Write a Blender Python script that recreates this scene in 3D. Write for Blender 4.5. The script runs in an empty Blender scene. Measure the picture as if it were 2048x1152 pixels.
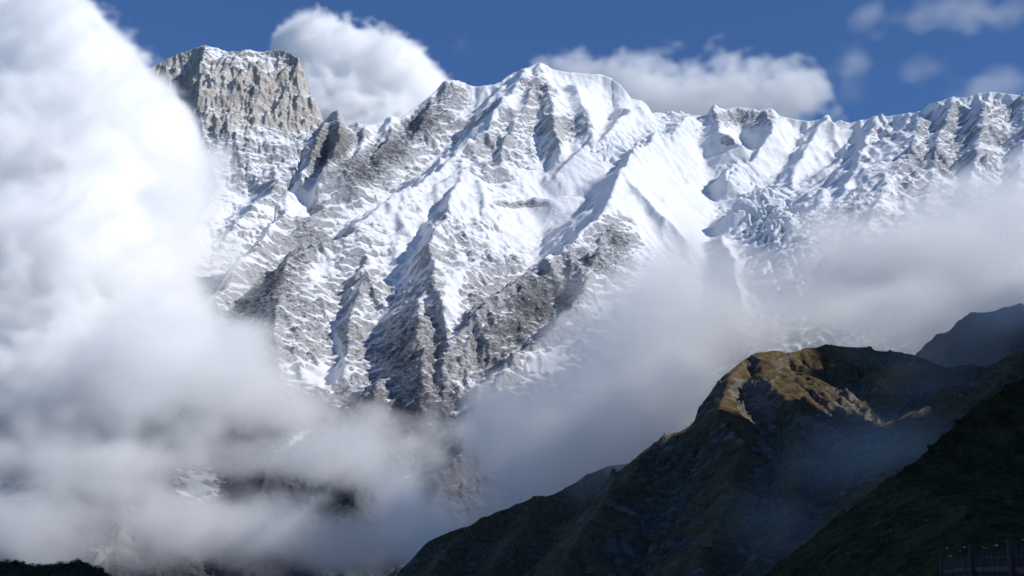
import bpy, math, os, time
import numpy as np
from mathutils import Vector
T0 = time.time()
sc = bpy.context.scene
C = sc.collection
R = math.radians

# ------------------------------------------------------------------ camera, sky, sun, exposure
PITCH, HFOV, CAMZ = 17.0, 40.0, 1.6
cam = bpy.data.cameras.new('camera'); cam.angle = R(HFOV); cam.clip_start = .1; cam.clip_end = 90000
cam_ob = bpy.data.objects.new('camera', cam); C.objects.link(cam_ob); sc.camera = cam_ob
cam_ob.location = (0, 0, CAMZ); cam_ob.rotation_euler = (R(90 + PITCH), 0, 0)

SUN = Vector((.78, -.30, .55)).normalized()
w = bpy.data.worlds.new('World'); sc.world = w; w.use_nodes = True
bg = w.node_tree.nodes['Background']
sky = w.node_tree.nodes.new('ShaderNodeTexSky'); sky.sky_type = 'NISHITA'; sky.sun_disc = False
sky.sun_elevation = math.asin(SUN.z); sky.sun_rotation = math.atan2(SUN.x, SUN.y)
sky.altitude = 4500; sky.air_density = 1.1; sky.dust_density = .0; sky.ozone_density = 5
tint = w.node_tree.nodes.new('ShaderNodeMix'); tint.data_type = 'RGBA'; tint.blend_type = 'MULTIPLY'; tint.inputs[0].default_value = 1
tint.inputs[7].default_value = (.80, 1.0, 1.18, 1); w.node_tree.links.new(sky.outputs[0], tint.inputs[6]); w.node_tree.links.new(tint.outputs[2], bg.inputs[0]); bg.inputs[1].default_value = .118
L = bpy.data.lights.new('sun', 'SUN'); L.energy = 4.4; L.angle = R(.5); L.color = (1, .965, .91)
sun_ob = bpy.data.objects.new('sun', L); C.objects.link(sun_ob)
sun_ob.rotation_euler = SUN.to_track_quat('Z', 'Y').to_euler()
sc.view_settings.view_transform = 'Standard'; sc.view_settings.look = 'None'
sc.view_settings.exposure = 0; sc.view_settings.gamma = 1
cy = sc.cycles
cy.volume_bounces = 36; cy.max_bounces = 38; cy.diffuse_bounces = 3; cy.volume_step_rate = 2.0; cy.volume_max_steps = 256
cy.use_denoising = True; cy.denoising_prefilter = 'ACCURATE'; cy.use_adaptive_sampling = True; cy.adaptive_threshold = .015; cy.time_limit = 1000
CLOUDS = not os.environ.get('NOCLOUD')

# ------------------------------------------------------------------ numpy helpers
rng = np.random.RandomState(7)
PERM = rng.permutation(512).astype(np.int32)
ANG = rng.rand(512) * 2 * np.pi
GX, GY = np.cos(ANG).astype('f'), np.sin(ANG).astype('f')
def perlin(x, y, seed=0):
    xi = np.floor(x).astype(np.int32); yi = np.floor(y).astype(np.int32)
    xf = (x - xi).astype('f'); yf = (y - yi).astype('f')
    u = xf * xf * xf * (xf * (xf * 6 - 15) + 10); v = yf * yf * yf * (yf * (yf * 6 - 15) + 10)
    def g(ix, iy, fx, fy):
        h = PERM[(PERM[(ix + seed * 37) & 511] + iy + seed * 11) & 511]
        return GX[h] * fx + GY[h] * fy
    a = g(xi, yi, xf, yf); b = g(xi + 1, yi, xf - 1, yf); c = g(xi, yi + 1, xf, yf - 1); d = g(xi + 1, yi + 1, xf - 1, yf - 1)
    return (a + u * (b - a) + v * ((c + u * (d - c)) - (a + u * (b - a)))) * 1.5
def fbm(x, y, octv=4, seed=0, gain=.5):
    s = 0; a = 1.; t = 0
    for i in range(octv):
        s = s + a * perlin(x * 2.03 ** i, y * 2.03 ** i, seed + i); t += a; a *= gain
    return s / t
def ridged(x, y, octv=4, seed=0, gain=.5):
    s = 0; a = 1.; t = 0; w_ = 1.
    for i in range(octv):
        n = 1 - np.abs(perlin(x * 2.07 ** i, y * 2.07 ** i, seed + i)) * 1.6
        n = np.clip(n, 0, 1) ** 2 * w_; w_ = np.clip(n * 1.6, 0, 1)
        s = s + a * n; t += a; a *= gain
    return s / t
def sstep(a, b, x):
    t = np.clip((x - a) / (b - a), 0, 1); return t * t * (3 - 2 * t)
def bilerp(A, x, y):
    x = np.clip(x, 0, A.shape[1] - 1.001); y = np.clip(y, 0, A.shape[0] - 1.001)
    xi = x.astype(np.int32); yi = y.astype(np.int32); fx = x - xi; fy = y - yi
    return (A[yi, xi] * (1 - fx) + A[yi, xi + 1] * fx) * (1 - fy) + (A[yi + 1, xi] * (1 - fx) + A[yi + 1, xi + 1] * fx) * fy
def blur(A, n=1):
    for _ in range(n):
        B = np.pad(A, 1, mode='edge')
        A = (B[:-2, 1:-1] + B[2:, 1:-1] + B[1:-1, :-2] + B[1:-1, 2:] + 4 * B[1:-1, 1:-1]) / 8
    return A
FPX = 1024 / math.tan(R(HFOV / 2))
def ray(px, py):            # direction of a photo pixel (2048 x 1152)
    dx = (px - 1024) / FPX; dy = (576 - py) / FPX
    c, s = math.cos(R(PITCH)), math.sin(R(PITCH))
    return np.array((dx, c - dy * s, s + dy * c))
def at(px, py, Y):
    d = ray(px, py); return np.array((0, 0, CAMZ)) + d * (Y / d[1])
def project(X, Y, Z):
    c, s = math.cos(R(PITCH)), math.sin(R(PITCH)); Z = Z - CAMZ
    dep = Y * c + Z * s; up = -Y * s + Z * c; dep = np.maximum(dep, 1)
    return 1024 + FPX * X / dep, 576 - FPX * up / dep

# ------------------------------------------------------------------ materials
def mat_new(name):
    m = bpy.data.materials.new(name); m.use_nodes = True
    nt = m.node_tree; return m, nt, nt.nodes['Principled BSDF']
class NT:
    def __init__(s, nt): s.nt = nt
    def n(s, t, **k):
        o = s.nt.nodes.new(t)
        for a, b in k.items(): setattr(o, a, b)
        return o
    def l(s, a, b): s.nt.links.new(a, b)
    def math(s, op, a, b=None, c=None, clamp=False):
        o = s.n('ShaderNodeMath', operation=op, use_clamp=clamp)
        for i, v in enumerate((a, b, c)):
            if v is None: continue
            if isinstance(v, (int, float)): o.inputs[i].default_value = v
            else: s.l(v, o.inputs[i])
        return o.outputs[0]
    def attr(s, name): return s.n('ShaderNodeAttribute', attribute_name=name).outputs['Fac']
    def noise(s, scale, detail=4, rough=.6, vec=None, stretch=None, rot=None):
        o = s.n('ShaderNodeTexNoise'); o.inputs['Scale'].default_value = scale; o.inputs['Detail'].default_value = detail; o.inputs['Roughness'].default_value = rough
        g = s.n('ShaderNodeNewGeometry').outputs['Position'] if vec is None else vec
        if stretch or rot:
            mp = s.n('ShaderNodeMapping')
            if stretch: mp.inputs['Scale'].default_value = stretch
            if rot: mp.inputs['Rotation'].default_value = rot
            s.l(g, mp.inputs[0]); g = mp.outputs[0]
        s.l(g, o.inputs['Vector']); return o.outputs['Fac']
    def ramp(s, fac, pts):
        o = s.n('ShaderNodeValToRGB'); e = o.color_ramp.elements
        while len(e) > 1: e.remove(e[-1])
        e[0].position = pts[0][0]; e[0].color = (*pts[0][1], 1)
        for p, c in pts[1:]:
            q = e.new(p); q.color = (*c, 1)
        s.l(fac, o.inputs[0]); return o.outputs[0]
    def mix(s, fac, a, b):
        o = s.n('ShaderNodeMix', data_type='RGBA')
        if isinstance(fac, float): o.inputs[0].default_value = fac
        else: s.l(fac, o.inputs[0])
        for i, v in ((6, a), (7, b)):
            if isinstance(v, tuple): o.inputs[i].default_value = (*v, 1)
            else: s.l(v, o.inputs[i])
        return o.outputs[2]
    def maprange(s, v, a, b, c=0., d=1.):
        o = s.n('ShaderNodeMapRange'); s.l(v, o.inputs[0])
        for i, x in enumerate((a, b, c, d)): o.inputs[i + 1].default_value = x
        return o.outputs[0]

def snow_rock_material(name, rock_dark, rock_mid, rock_light):
    m, nt, bsdf = mat_new(name); N = NT(nt)
    snow = N.attr('snow'); tan = N.attr('tan'); ice = N.attr('ice')
    fine = N.noise(.045, 6, .68, stretch=(1, 1, 1.6), rot=(0, R(-28), 0))
    fine2 = N.noise(.16, 3, .6)
    f = N.math('ADD', N.math('MULTIPLY', N.math('SUBTRACT', fine, .5), 2.8), N.math('MULTIPLY', N.math('SUBTRACT', fine2, .5), 1.2))
    sf = N.math('ADD', snow, f)
    fac = N.maprange(sf, -.16, .26)
    dusty = N.maprange(N.math('ADD', N.math('MULTIPLY', N.noise(.05, 7, .78, stretch=(.8, .8, 2.2), rot=(0, R(-30), 0)), 1.), N.math('MULTIPLY', N.attr('dust'), .30)), .58, .68, 0., .55)
    fac = N.math('MAXIMUM', fac, N.math('MULTIPLY', dusty, N.maprange(N.attr('dust'), .0, .4)))
    big = N.noise(.006, 5, .6); st = N.noise(.03, 5, .65, stretch=(.35, .35, 2.2), rot=(0, R(-30), 0))
    rc = N.ramp(N.math('ADD', N.math('MULTIPLY', big, .45), N.math('MULTIPLY', st, .55)), [(.32, rock_dark), (.5, rock_mid), (.68, rock_light)])
    tc = N.ramp(N.noise(.02, 5, .65, stretch=(1.6, 1.6, .3)), [(.35, (.32, .29, .255)), (.5, (.44, .405, .36)), (.68, (.56, .53, .485))])
    rc = N.mix(tan, rc, tc)
    icc = N.mix(ice, (.70, .71, .735), (.54, .62, .69))
    col = N.mix(fac, rc, icc)
    N.l(col, bsdf.inputs['Base Color']); bsdf.inputs['Roughness'].default_value = .85
    bsdf.inputs['Specular IOR Level'].default_value = .15
    bh = N.math('ADD', N.math('MULTIPLY', N.noise(.05, 6, .7, stretch=(1, 1, 1.4), rot=(0, R(-28), 0)), 16.), N.math('MULTIPLY', N.noise(.02, 4, .6), 10.))
    amt = N.math('MULTIPLY', bh, N.maprange(snow, .1, .9, 1., .32))
    b = N.n('ShaderNodeBump'); b.inputs['Strength'].default_value = .9; b.inputs['Distance'].default_value = 1.
    N.l(amt, b.inputs['Height']); N.l(b.outputs[0], bsdf.inputs['Normal'])
    return m

# ------------------------------------------------------------------ tilted relief terrain
class Sheet:
    """height h along N over a slope plane (u right, v up the slope), real metres"""
    def __init__(s, tilt, anchor, u0, u1, v0, v1, step):
        t = R(tilt); s.T = np.array((0, math.cos(t), math.sin(t))); s.N = np.array((0, -math.sin(t), math.cos(t)))
        s.O = np.array(anchor, float); s.O[0] = 0
        s.u = np.arange(u0, u1 + step, step); s.v = np.arange(v0, v1 + step, step); s.step = step
        s.U, s.V = [a.astype('f') for a in np.meshgrid(s.u, s.v)]
    def uv(s, px, py, h):
        d = ray(px, py); o = np.array((0, 0, CAMZ)); P0 = s.O + s.N * h
        t = np.dot(P0 - o, s.N) / np.dot(d, s.N); P = o + d * t
        return P[0], np.dot(P - s.O, s.T)
    def huv(s, P):
        return P[0], np.dot(P - s.O, s.T), np.dot(P - s.O, s.N)
    def world(s, H):
        return [s.O[k] + s.T[k] * s.V + s.N[k] * H + (s.U if k == 0 else 0) for k in range(3)]
    def skyline(s, pts, rag=5., cell=38.):
        q = np.array([s.huv(at(*p)) for p in pts]); q = q[np.argsort(q[:, 0])]
        s.sky_u, s.sky_v, s.sky_h = q.T
        s.SV = np.interp(s.u, s.sky_u, s.sky_v).astype('f')[None, :]; s.SH = np.interp(s.u, s.sky_u, s.sky_h).astype('f')[None, :]
        z0 = s.u * 0; s.SV = s.SV + (rag * (2.2 * (ridged(s.u / cell, z0 + .37, 4, 203, .6) - .45) + fbm(s.u / (cell * 3), z0 + .7, 3, 201)))[None, :].astype('f')
    def base(s, U, V, L=1600.):
        sv = np.interp(U, s.sky_u, s.sky_v); sh = np.interp(U, s.sky_u, s.sky_h)
        shs = np.interp(U, s.sky_u, s.smooth_h)
        return np.interp(V, s.prof_v, s.prof_h) + shs * np.exp(-np.maximum(sv - V, 0) / L)
    def setup(s, prof):
        """prof: (v, h) of the mean cross-section"""
        p = np.array(sorted(prof)); s.prof_v, s.prof_h = p.T
        k = np.interp(s.sky_v, s.prof_v, s.prof_h); d = s.sky_h - k
        s.smooth_h = np.array([np.average(d, weights=np.exp(-((s.sky_u - u) / (250 if s.u[-1] - s.u[0] > 1000 else 26)) ** 2)) for u in s.sky_u])
    def ridge_pts(s, pts):
        out = []
        for px, py, dh in pts:
            h = dh
            for _ in range(25):
                u, v = s.uv(px, py, h); h = .5 * h + .5 * (float(s.base(np.array([u]), np.array([v]))[0]) + dh)
            u, v = s.uv(px, py, h); out.append((u, v, dh))
        return out
    def tents(s, ridges, U, V, floor=-260., sharp=14.):
        D = np.full(U.shape, floor, 'f')
        for r in ridges:
            pts, kl, kr = r[0], r[1], r[2]; q = s.ridge_pts(pts)
            best = np.full(U.shape, -1e4, 'f')
            for (u0, v0, a), (u1, v1, b) in zip(q[:-1], q[1:]):
                du, dv = u1 - u0, v1 - v0; l2 = du * du + dv * dv
                t = np.clip(((U - u0) * du + (V - v0) * dv) / l2, 0, 1)
                ex, ey = U - u0 - t * du, V - v0 - t * dv
                side = np.sign(ex); d = np.sqrt(ex * ex + ey * ey)
                wgt = .5 + .5 * np.clip(ex / (d + 1), -1, 1)
                k = kl + (kr - kl) * wgt
                best = np.maximum(best, a + (b - a) * t - k * d)
            m = np.maximum(D, best); D = m + sharp * np.log(np.exp((D - m) / sharp) + np.exp((best - m) / sharp))
        return D
    def finish_sky(s, H, fall=1.6, L=90., rag=None):
        """bend the relief onto the crest line and let it fall away behind"""
        iv = np.clip((s.SV[0] - s.v[0]) / s.step, 0, len(s.v) - 1.001); i0 = iv.astype(int); f = iv - i0; j = np.arange(len(s.u))
        hc = H[i0, j] * (1 - f) + H[i0 + 1, j] * f
        SH = s.SH
        dv = s.SV - s.V
        front = H + (SH - hc[None, :]) * np.exp(-np.maximum(dv, 0) / L)
        back = SH - fall * np.maximum(-dv, 0) - .0008 * np.maximum(-dv, 0) ** 2
        return np.where(dv >= 0, front, back)
    def mesh(s, name, H, mat, attrs, keep=None):
        X, Y, Z = s.world(H); nv, nu = H.shape
        me = bpy.data.meshes.new(name); n = nv * nu
        co = np.stack([X, Y, Z], -1).reshape(-1, 3).astype('f')
        idx = np.arange(n).reshape(nv, nu)
        q = np.stack([idx[:-1, :-1], idx[:-1, 1:], idx[1:, 1:], idx[1:, :-1]], -1).reshape(-1, 4)
        if keep is not None:
            k = (keep[:-1, :-1] & keep[1:, 1:] & keep[1:, :-1] & keep[:-1, 1:]).ravel(); q = q[k]
            used = np.zeros(n, bool); used[q.ravel()] = True
            remap = np.cumsum(used) - 1; q = remap[q]; co = co[used]
            attrs = {a: b.reshape(-1)[used] for a, b in attrs.items()}
        nf = len(q); me.vertices.add(len(co)); me.vertices.foreach_set('co', co.ravel())
        me.loops.add(nf * 4); me.loops.foreach_set('vertex_index', q.ravel().astype(np.int32))
        me.polygons.add(nf); me.polygons.foreach_set('loop_start', np.arange(0, nf * 4, 4, dtype=np.int32))
        me.update(calc_edges=True); me.polygons.foreach_set('use_smooth', np.ones(nf, bool))
        for a, b in attrs.items():
            at_ = me.attributes.new(a, 'FLOAT', 'POINT'); at_.data.foreach_set('value', np.ascontiguousarray(b, 'f').ravel())
        me.materials.append(mat); me.validate()
        ob = bpy.data.objects.new(name, me); C.objects.link(ob); return ob
    def normal(s, H):
        gv, gu = np.gradient(H, s.step)
        n = [-gu * (k == 0) + s.N[k] - s.T[k] * gv for k in range(3)]
        l = np.sqrt(n[0] ** 2 + n[1] ** 2 + n[2] ** 2); return [a / l for a in n]
    def erode(s, H, rounds=30, num=30000, steps=45, rate=.12, seed=1, factor=2, maxdig=40.):
        r = np.random.RandomState(seed)
        A = H[::factor, ::factor].astype('f').copy(); st = s.step * factor
        nv, nu = A.shape; tilt = (s.T[2] * s.V[::factor, ::factor]).astype('f'); A0 = A.copy()
        for _ in range(rounds):
            Z = tilt + A * s.N[2]
            gv, gu = np.gradient(Z, st)
            x = r.rand(num) * (nu - 2); y = r.rand(num) * (nv - 2)
            dx = np.zeros(num); dy = np.zeros(num); sed = np.zeros(num); sp = np.ones(num); wat = 1.
            acc = np.zeros(nv * nu)
            z = bilerp(Z, x, y)
            for k in range(steps):
                gx = bilerp(gu, x, y); gy = bilerp(gv, x, y)
                dx = dx * .35 - gx * .65; dy = dy * .35 - gy * .65; l = np.sqrt(dx * dx + dy * dy) + 1e-6; dx /= l; dy /= l
                xn = x + dx; yn = y + dy
                ok = (xn > 0) & (xn < nu - 2) & (yn > 0) & (yn < nv - 2)
                xn = np.clip(xn, 0, nu - 2.001); yn = np.clip(yn, 0, nv - 2.001)
                z2 = bilerp(Z, xn, yn); dz = z2 - z
                cap = np.maximum(-dz, .05) * sp * wat * .9
                dep = np.where(dz > 0, np.minimum(dz, sed), np.where(sed > cap, (sed - cap) * .25, -np.minimum((cap - sed) * rate, np.maximum(-dz, 0) * .6)))
                dep = dep * ok; sed = sed - dep
                xi = x.astype(int); yi = y.astype(int); fx = x - xi; fy = y - yi
                b = yi * nu + xi
                acc += np.bincount(np.concatenate([b, b + 1, b + nu, b + nu + 1]), np.concatenate([dep * (1 - fx) * (1 - fy), dep * fx * (1 - fy), dep * (1 - fx) * fy, dep * fx * fy]), nv * nu)
                sp = np.sqrt(np.maximum(sp * sp - dz * .12, .05)); sp = np.minimum(sp, 3); wat *= .985
                x, y, z = xn, yn, z2
            A = A + np.clip(acc.reshape(nv, nu), -4, 3)
            A = np.clip(A, A0 - maxdig, A0 + maxdig * .5)
        D = A - A0
        return bilerp(D, (s.U - s.u[0]) / st, (s.V - s.v[0]) / st)

def lowpass(A, k):
    """wide blur: block means, smoothed, then interpolated back"""
    nv, nu = A.shape; a = A[:nv // k * k, :nu // k * k].reshape(nv // k, k, nu // k, k).mean((1, 3)); a = blur(a, 4)
    y, x = np.mgrid[0:nv, 0:nu].astype('f'); return bilerp(a, (x - k / 2 + .5) / k, (y - k / 2 + .5) / k)
def blobmask(PX, PY, blobs):
    m = np.zeros(PX.shape, 'f')
    for b in blobs:
        x, y, rx, ry, a = b[:5]; th = R(b[5]) if len(b) > 5 else 0
        dx, dy = PX - x, PY - y; c, s_ = math.cos(th), math.sin(th)
        m += a * np.exp(-(((dx * c - dy * s_) / rx) ** 2 + ((dx * s_ + dy * c) / ry) ** 2))
    return m
def tag(o, label=None, cat=None, group=None, kind=None):
    for k, v in (('label', label), ('category', cat), ('group', group), ('kind', kind)):
        if v: o[k] = v
    return o

# ------------------------------------------------------------------ the great massif
STEP = float(os.environ.get('STEP', '4'))
def build_massif():
    s = Sheet(50, at(1080, 126, 6000), -2500, 2620, -3900, 420, STEP)
    sky_pts = [(60, 1000, 4300), (200, 860, 4500), (300, 740, 4650), (380, 665, 4750), (420, 600, 4850), (455, 556, 4950), (510, 490, 5050), (545, 440, 5150),
        (560, 400, 5250), (585, 345, 5400), (600, 305, 5500), (612, 275, 5600), (625, 258, 5650), (645, 248, 5700), (655, 235, 5700), (665, 223, 5700), (680, 224, 5700), (690, 240, 5700),
        (697, 250, 5720), (715, 243, 5720), (728, 250, 5720), (745, 248, 5740), (762, 240, 5760), (785, 231, 5780), (800, 236, 5800), (820, 222, 5820),
        (850, 200, 5860), (870, 181, 5880), (885, 166, 5900), (900, 160, 5900), (920, 162, 5910), (935, 168, 5920), (950, 173, 5930), (965, 170, 5930), (985, 169, 5940), (1000, 165, 5950),
        (1018, 150, 5960), (1035, 142, 5970), (1055, 135, 5985), (1070, 127, 6000), (1080, 125, 6000), (1095, 132, 6010), (1110, 140, 6020), (1150, 145, 6060), (1200, 148, 6100),
        (1222, 155, 6120), (1240, 168, 6130), (1252, 182, 6150), (1262, 197, 6170), (1285, 201, 6200), (1297, 214, 6220), (1303, 226, 6240), (1320, 226, 6280), (1350, 224, 6320), (1380, 228, 6340),
        (1413, 233, 6350), (1420, 222, 6340), (1432, 214, 6330), (1450, 218, 6330), (1475, 213, 6330), (1495, 215, 6330), (1515, 222, 6330), (1530, 218, 6330), (1548, 222, 6330),
        (1560, 232, 6330), (1590, 238, 6330), (1620, 242, 6330), (1645, 238, 6320), (1655, 234, 6310), (1665, 245, 6300), (1680, 240, 6290), (1700, 245, 6270), (1730, 240, 6240),
        (1748, 232, 6220), (1757, 234, 6210), (1763, 225, 6200), (1768, 232, 6200), (1790, 230, 6170), (1820, 226, 6140), (1845, 222, 6100), (1855, 210, 6080), (1880, 202, 6050), (1905, 193, 6030), (1930, 196, 6000),
        (1955, 186, 5980), (1980, 183, 5960), (2010, 186, 5950), (2048, 192, 5940), (2120, 200, 5940), (2250, 230, 5940)]
    s.skyline(sky_pts)
    s.setup([(-3600, 60), (-2600, 40), (-1900, -60), (-1200, -120), (-600, -110), (-200, -40), (0, 0), (500, 0)])
    Rg = [
     ([(1055, 140, 50), (1000, 205, 110), (940, 275, 150), (880, 325, 170), (835, 362, 185), (760, 402, 190), (745, 430, 180), (738, 480, 150), (724, 556, 130), (700, 620, 100), (690, 740, 50)], .95, .45),
     ([(745, 420, 180), (690, 465, 190), (620, 475, 200), (576, 505, 200), (560, 560, 185), (550, 640, 160), (560, 730, 120), (600, 830, 80)], 1.1, .75),
     ([(1080, 130, 30), (1055, 190, 90), (1010, 260, 110), (1000, 330, 110), (960, 325, 140), (925, 335, 180), (900, 390, 190), (885, 435, 205), (861, 478, 215), (865, 556, 210), (892, 600, 190), (900, 650, 160), (885, 740, 130)], .95, .65),
     ([(868, 520, 200), (840, 600, 175), (830, 666, 160), (850, 760, 140)], .9, .8),
     ([(925, 335, 180), (850, 390, 165), (800, 430, 150), (790, 500, 130)], .9, .9),
     ([(1080, 130, 30), (1105, 190, 90), (1110, 250, 120), (1120, 300, 90)], .7, .8),
     ([(1150, 170, 40), (1180, 230, 90), (1190, 270, 110), (1150, 320, 80)], .7, .9),
     ([(1262, 220, 70), (1215, 265, 120), (1160, 300, 110), (1110, 345, 60)], 1.2, .4),
     ([(1310, 270, 90), (1270, 300, 140), (1245, 337, 170), (1230, 370, 190), (1185, 440, 215), (1127, 494, 215), (1064, 529, 205), (1009, 576, 200), (950, 625, 185), (900, 668, 150), (880, 750, 120)], 1.25, .55),
     ([(1245, 337, 165), (1290, 390, 170), (1330, 430, 140), (1370, 470, 90)], .9, .9),
     ([(1215, 400, 190), (1195, 500, 200), (1165, 587, 190), (1110, 650, 170), (1048, 690, 150), (985, 760, 130)], .9, .8),
     ([(1040, 395, 30), (1100, 400, 40), (1150, 390, 40)], 1.4, .3),
     ([(1380, 232, 30), (1350, 265, 70), (1290, 275, 90)], .8, .9),
     ([(1430, 216, 20), (1440, 260, 60), (1480, 285, 60), (1440, 300, 30)], 1., 1.),
     ([(1530, 220, 20), (1545, 265, 60), (1520, 290, 50), (1500, 330, 20)], 1.3, .7),
     ([(1655, 234, 10), (1612, 290, 50), (1590, 345, 40), (1570, 420, 40)], 1.1, .6),
     ([(1748, 236, 30), (1725, 300, 150), (1716, 322, 190), (1700, 360, 225), (1686, 389, 215)], 1.2, .35),
     ([(1850, 215, 50), (1832, 265, 180), (1817, 300, 265), (1780, 345, 305), (1755, 400, 325), (1745, 440, 305), (1700, 520, 220)], .55, .5),
     ([(1905, 193, 50), (1880, 260, 190), (1868, 330, 250), (1850, 400, 280)], .9, .6),
     ([(1980, 183, 50), (1962, 250, 170), (1950, 330, 250), (1930, 420, 280)], .7, .6),
     ([(2060, 190, 40), (2050, 300, 220), (2030, 400, 280), (2010, 520, 280)], .8, .6),
     ([(1480, 320, 60), (1450, 345, 60)], 1.6, .6),
     ([(1540, 385, 90), (1500, 400, 110), (1465, 420, 80)], 1.3, .5),
     ([(1580, 430, 80), (1570, 480, 110), (1545, 540, 100)], .8, .9),
     ([(1440, 470, 60), (1470, 520, 80), (1480, 600, 60)], .9, .9),
     ([(680, 224, 70), (676, 270, 150), (660, 320, 170), (640, 355, 130)], 1.5, .9),
     ([(645, 248, 50), (625, 300, 120), (600, 345, 120)], 1.3, .9),
     ([(728, 250, 40), (722, 290, 110), (700, 335, 110)], 1.4, .9),
     ([(785, 232, 40), (772, 270, 100), (750, 300, 100)], 1.4, .8),
     ([(640, 250, 10), (600, 345, 60), (560, 430, 90), (480, 530, 90), (430, 590, 80)], .8, .9),
     ([(785, 232, 30), (740, 290, 60), (700, 330, 60)], .9, .7),
     ([(885, 166, 20), (850, 230, 50), (800, 290, 50), (740, 350, 40), (650, 400, 60), (600, 440, 70)], .9, .5),
     ([(610, 780, 90), (560, 900, 140), (520, 1010, 150), (500, 1152, 150)], .7, .8),
     ([(760, 760, 80), (740, 880, 110), (700, 1000, 150), (640, 1152, 150)], .7, .8),
     ([(960, 760, 110), (940, 850, 130), (880, 960, 150), (840, 1100, 150)], .8, .8),
     ([(380, 800, 90), (330, 900, 140), (300, 960, 160), (310, 1152, 180)], .6, 1.1),
     ([(240, 900, 90), (230, 1080, 190), (240, 1200, 200)], .7, .9),
    ]
    U, V = s.U, s.V
    wu = U + 26 * fbm(U / 240, V / 240, 4, 3); wv = V + 26 * fbm(U / 240, V / 240, 4, 9)
    D = s.tents(Rg, wu, wv, floor=-230)
    B = s.base(U, V).astype('f')
    H = B + D
    PX, PY = project(*s.world(H))
    glac = np.clip(blobmask(PX, PY, [(1250, 300, 110, 55, 1), (1400, 280, 140, 50, 1), (1420, 420, 170, 110, 1.2), (1500, 540, 170, 80, 1.1), (1200, 170, 70, 35, 1), (1100, 420, 70, 60, .8, 40), (1180, 350, 60, 40, .8)]), 0, 1)
    # fall-line ribs and gullies, leaning with the strata
    sk = U + .35 * V
    rib = ridged(sk / 190, V / 520, 4, 20) - .45
    rib2 = ridged((U - .25 * V) / 85 + 5, V / 190, 4, 31) - .45
    a = U * math.cos(R(33)) + V * math.sin(R(33)); b = -U * math.sin(R(33)) + V * math.cos(R(33))
    bands = fbm(a / 620, b / 95, 4, 120, .55)                      # tilted rock bands that run right across the face
    slab = ridged(a / 380 + 3, b / 210, 4, 130, .5) - .4
    H = H + ((rib * 22 + rib2 * 8) * (.4 + 1.2 * sstep(-.3, .4, fbm(U / 500, V / 500, 2, 140))) + bands * 30 + slab * 34) * (1 - .8 * glac)
    H = s.finish_sky(H, L=110)
    em = sstep(-.35, .45, fbm(U / 420, V / 420, 3, 150))
    H = H + s.erode(H, rounds=22, num=22000, steps=50, maxdig=30, factor=max(2, round(11 / s.step))) * (1 - .6 * glac) * (.15 + .6 * em)
    H = blur(H, 1)
    # icefall blocks
    ic = blobmask(PX, PY, [(1520, 420, 70, 50, 1), (1560, 500, 60, 80, .8), (1230, 300, 60, 30, .8), (1350, 262, 70, 18, .6), (1000, 508, 40, 22, .6), (1470, 340, 40, 28, .5)])
    blk = np.abs(perlin(U / 75 + .3 * perlin(U / 40, V / 40, 3), V / 60, 40)) + .5 * np.abs(perlin(U / 30, V / 26, 41))
    H = H + ic * (np.clip(blk, 0, .55) - .2) * 95
    # snow flutings
    fl = np.clip(blobmask(PX, PY, [(1560, 320, 80, 60, 1, 0), (1080, 430, 80, 40, .9), (1440, 330, 90, 40, .7), (920, 390, 60, 60, .6), (1690, 310, 110, 80, .9), (1310, 400, 60, 60, .6), (1330, 290, 70, 30, .5)]), 0, 1)
    H = H + fl * 5.5 * np.abs(perlin((U - .45 * V + 10 * fbm(U / 90, V / 90, 2, 66)) / 17, V / 300, 50))
    cm = np.clip(glac - .4, 0, 1)
    crev = ridged((V + .25 * U + 40 * fbm(U / 200, V / 200, 3, 55)) / 60, U / 420, 3, 56, .5)
    H = H - cm * 9 * np.clip(crev - .62, 0, 1) * 3 + cm * 5 * fbm((U + .3 * V) / 26, V / 120, 4, 57) + cm * 26 * fbm(U / 190, V / 120, 3, 58)
    # rock texture: tilted strata, blocks
    nrm = s.normal(H)
    strat = fbm(a / 150, b / 17, 4, 60, .6); blocks = ridged(U / 46, V / 60, 4, 70, .62) - .4
    fine = ridged(a / 40, b / 22, 3, 75, .6) - .4
    rockz = (1 - .85 * np.clip(glac, 0, 1)) * (1 - .6 * fl)
    rg = np.interp(PY, [250, 480], [.55, 1.]); patch = .6 + .8 * sstep(-.2, .4, fbm(U / 300, V / 300, 2, 180))
    H = H + rockz * (strat * 11 + blocks * 14 * patch * rg + fine * 8 * rg + (ridged(a / 140, b / 42, 4, 185, .55) - .4) * 15 * rg)
    H = s.finish_sky(H, L=25)
    n = s.normal(H); Z = s.world(H)[2]; PX, PY = project(*s.world(H))
    Hb = blur(H, 6); curv = (H - Hb)         # + on ribs, - in hollows
    nb = s.normal(blur(H, 3))
    # snow cover: steep and windward ribs shed it, ledges and hollows hold it; less of it lower down
    shed = -2.2 * nb[2] - 1.6 * n[2] + .06 * curv + .35 * fbm(U / 160, V / 160, 4, 90) + .25 * fbm(a / 60, b / 14, 3, 92)
    shed = shed - .8 * lowpass(shed, 10)
    vis = (s.V < s.SV + 260)
    q = np.quantile(shed[vis & (PY < 800) & (PX > 350)][::7], np.linspace(0, 1, 200)); rank = np.interp(shed, q, np.linspace(0, 1, 200)).astype('f')
    cover = np.interp(PY, [0, 300, 450, 600, 740, 830, 1000], [.93, .92, .83, .70, .55, .15, -.1])
    cover = cover + .35 * glac + .2 * fl + .42 * fbm(U / 300 + V / 900, V / 230, 4, 160) * (1 - glac)
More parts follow.
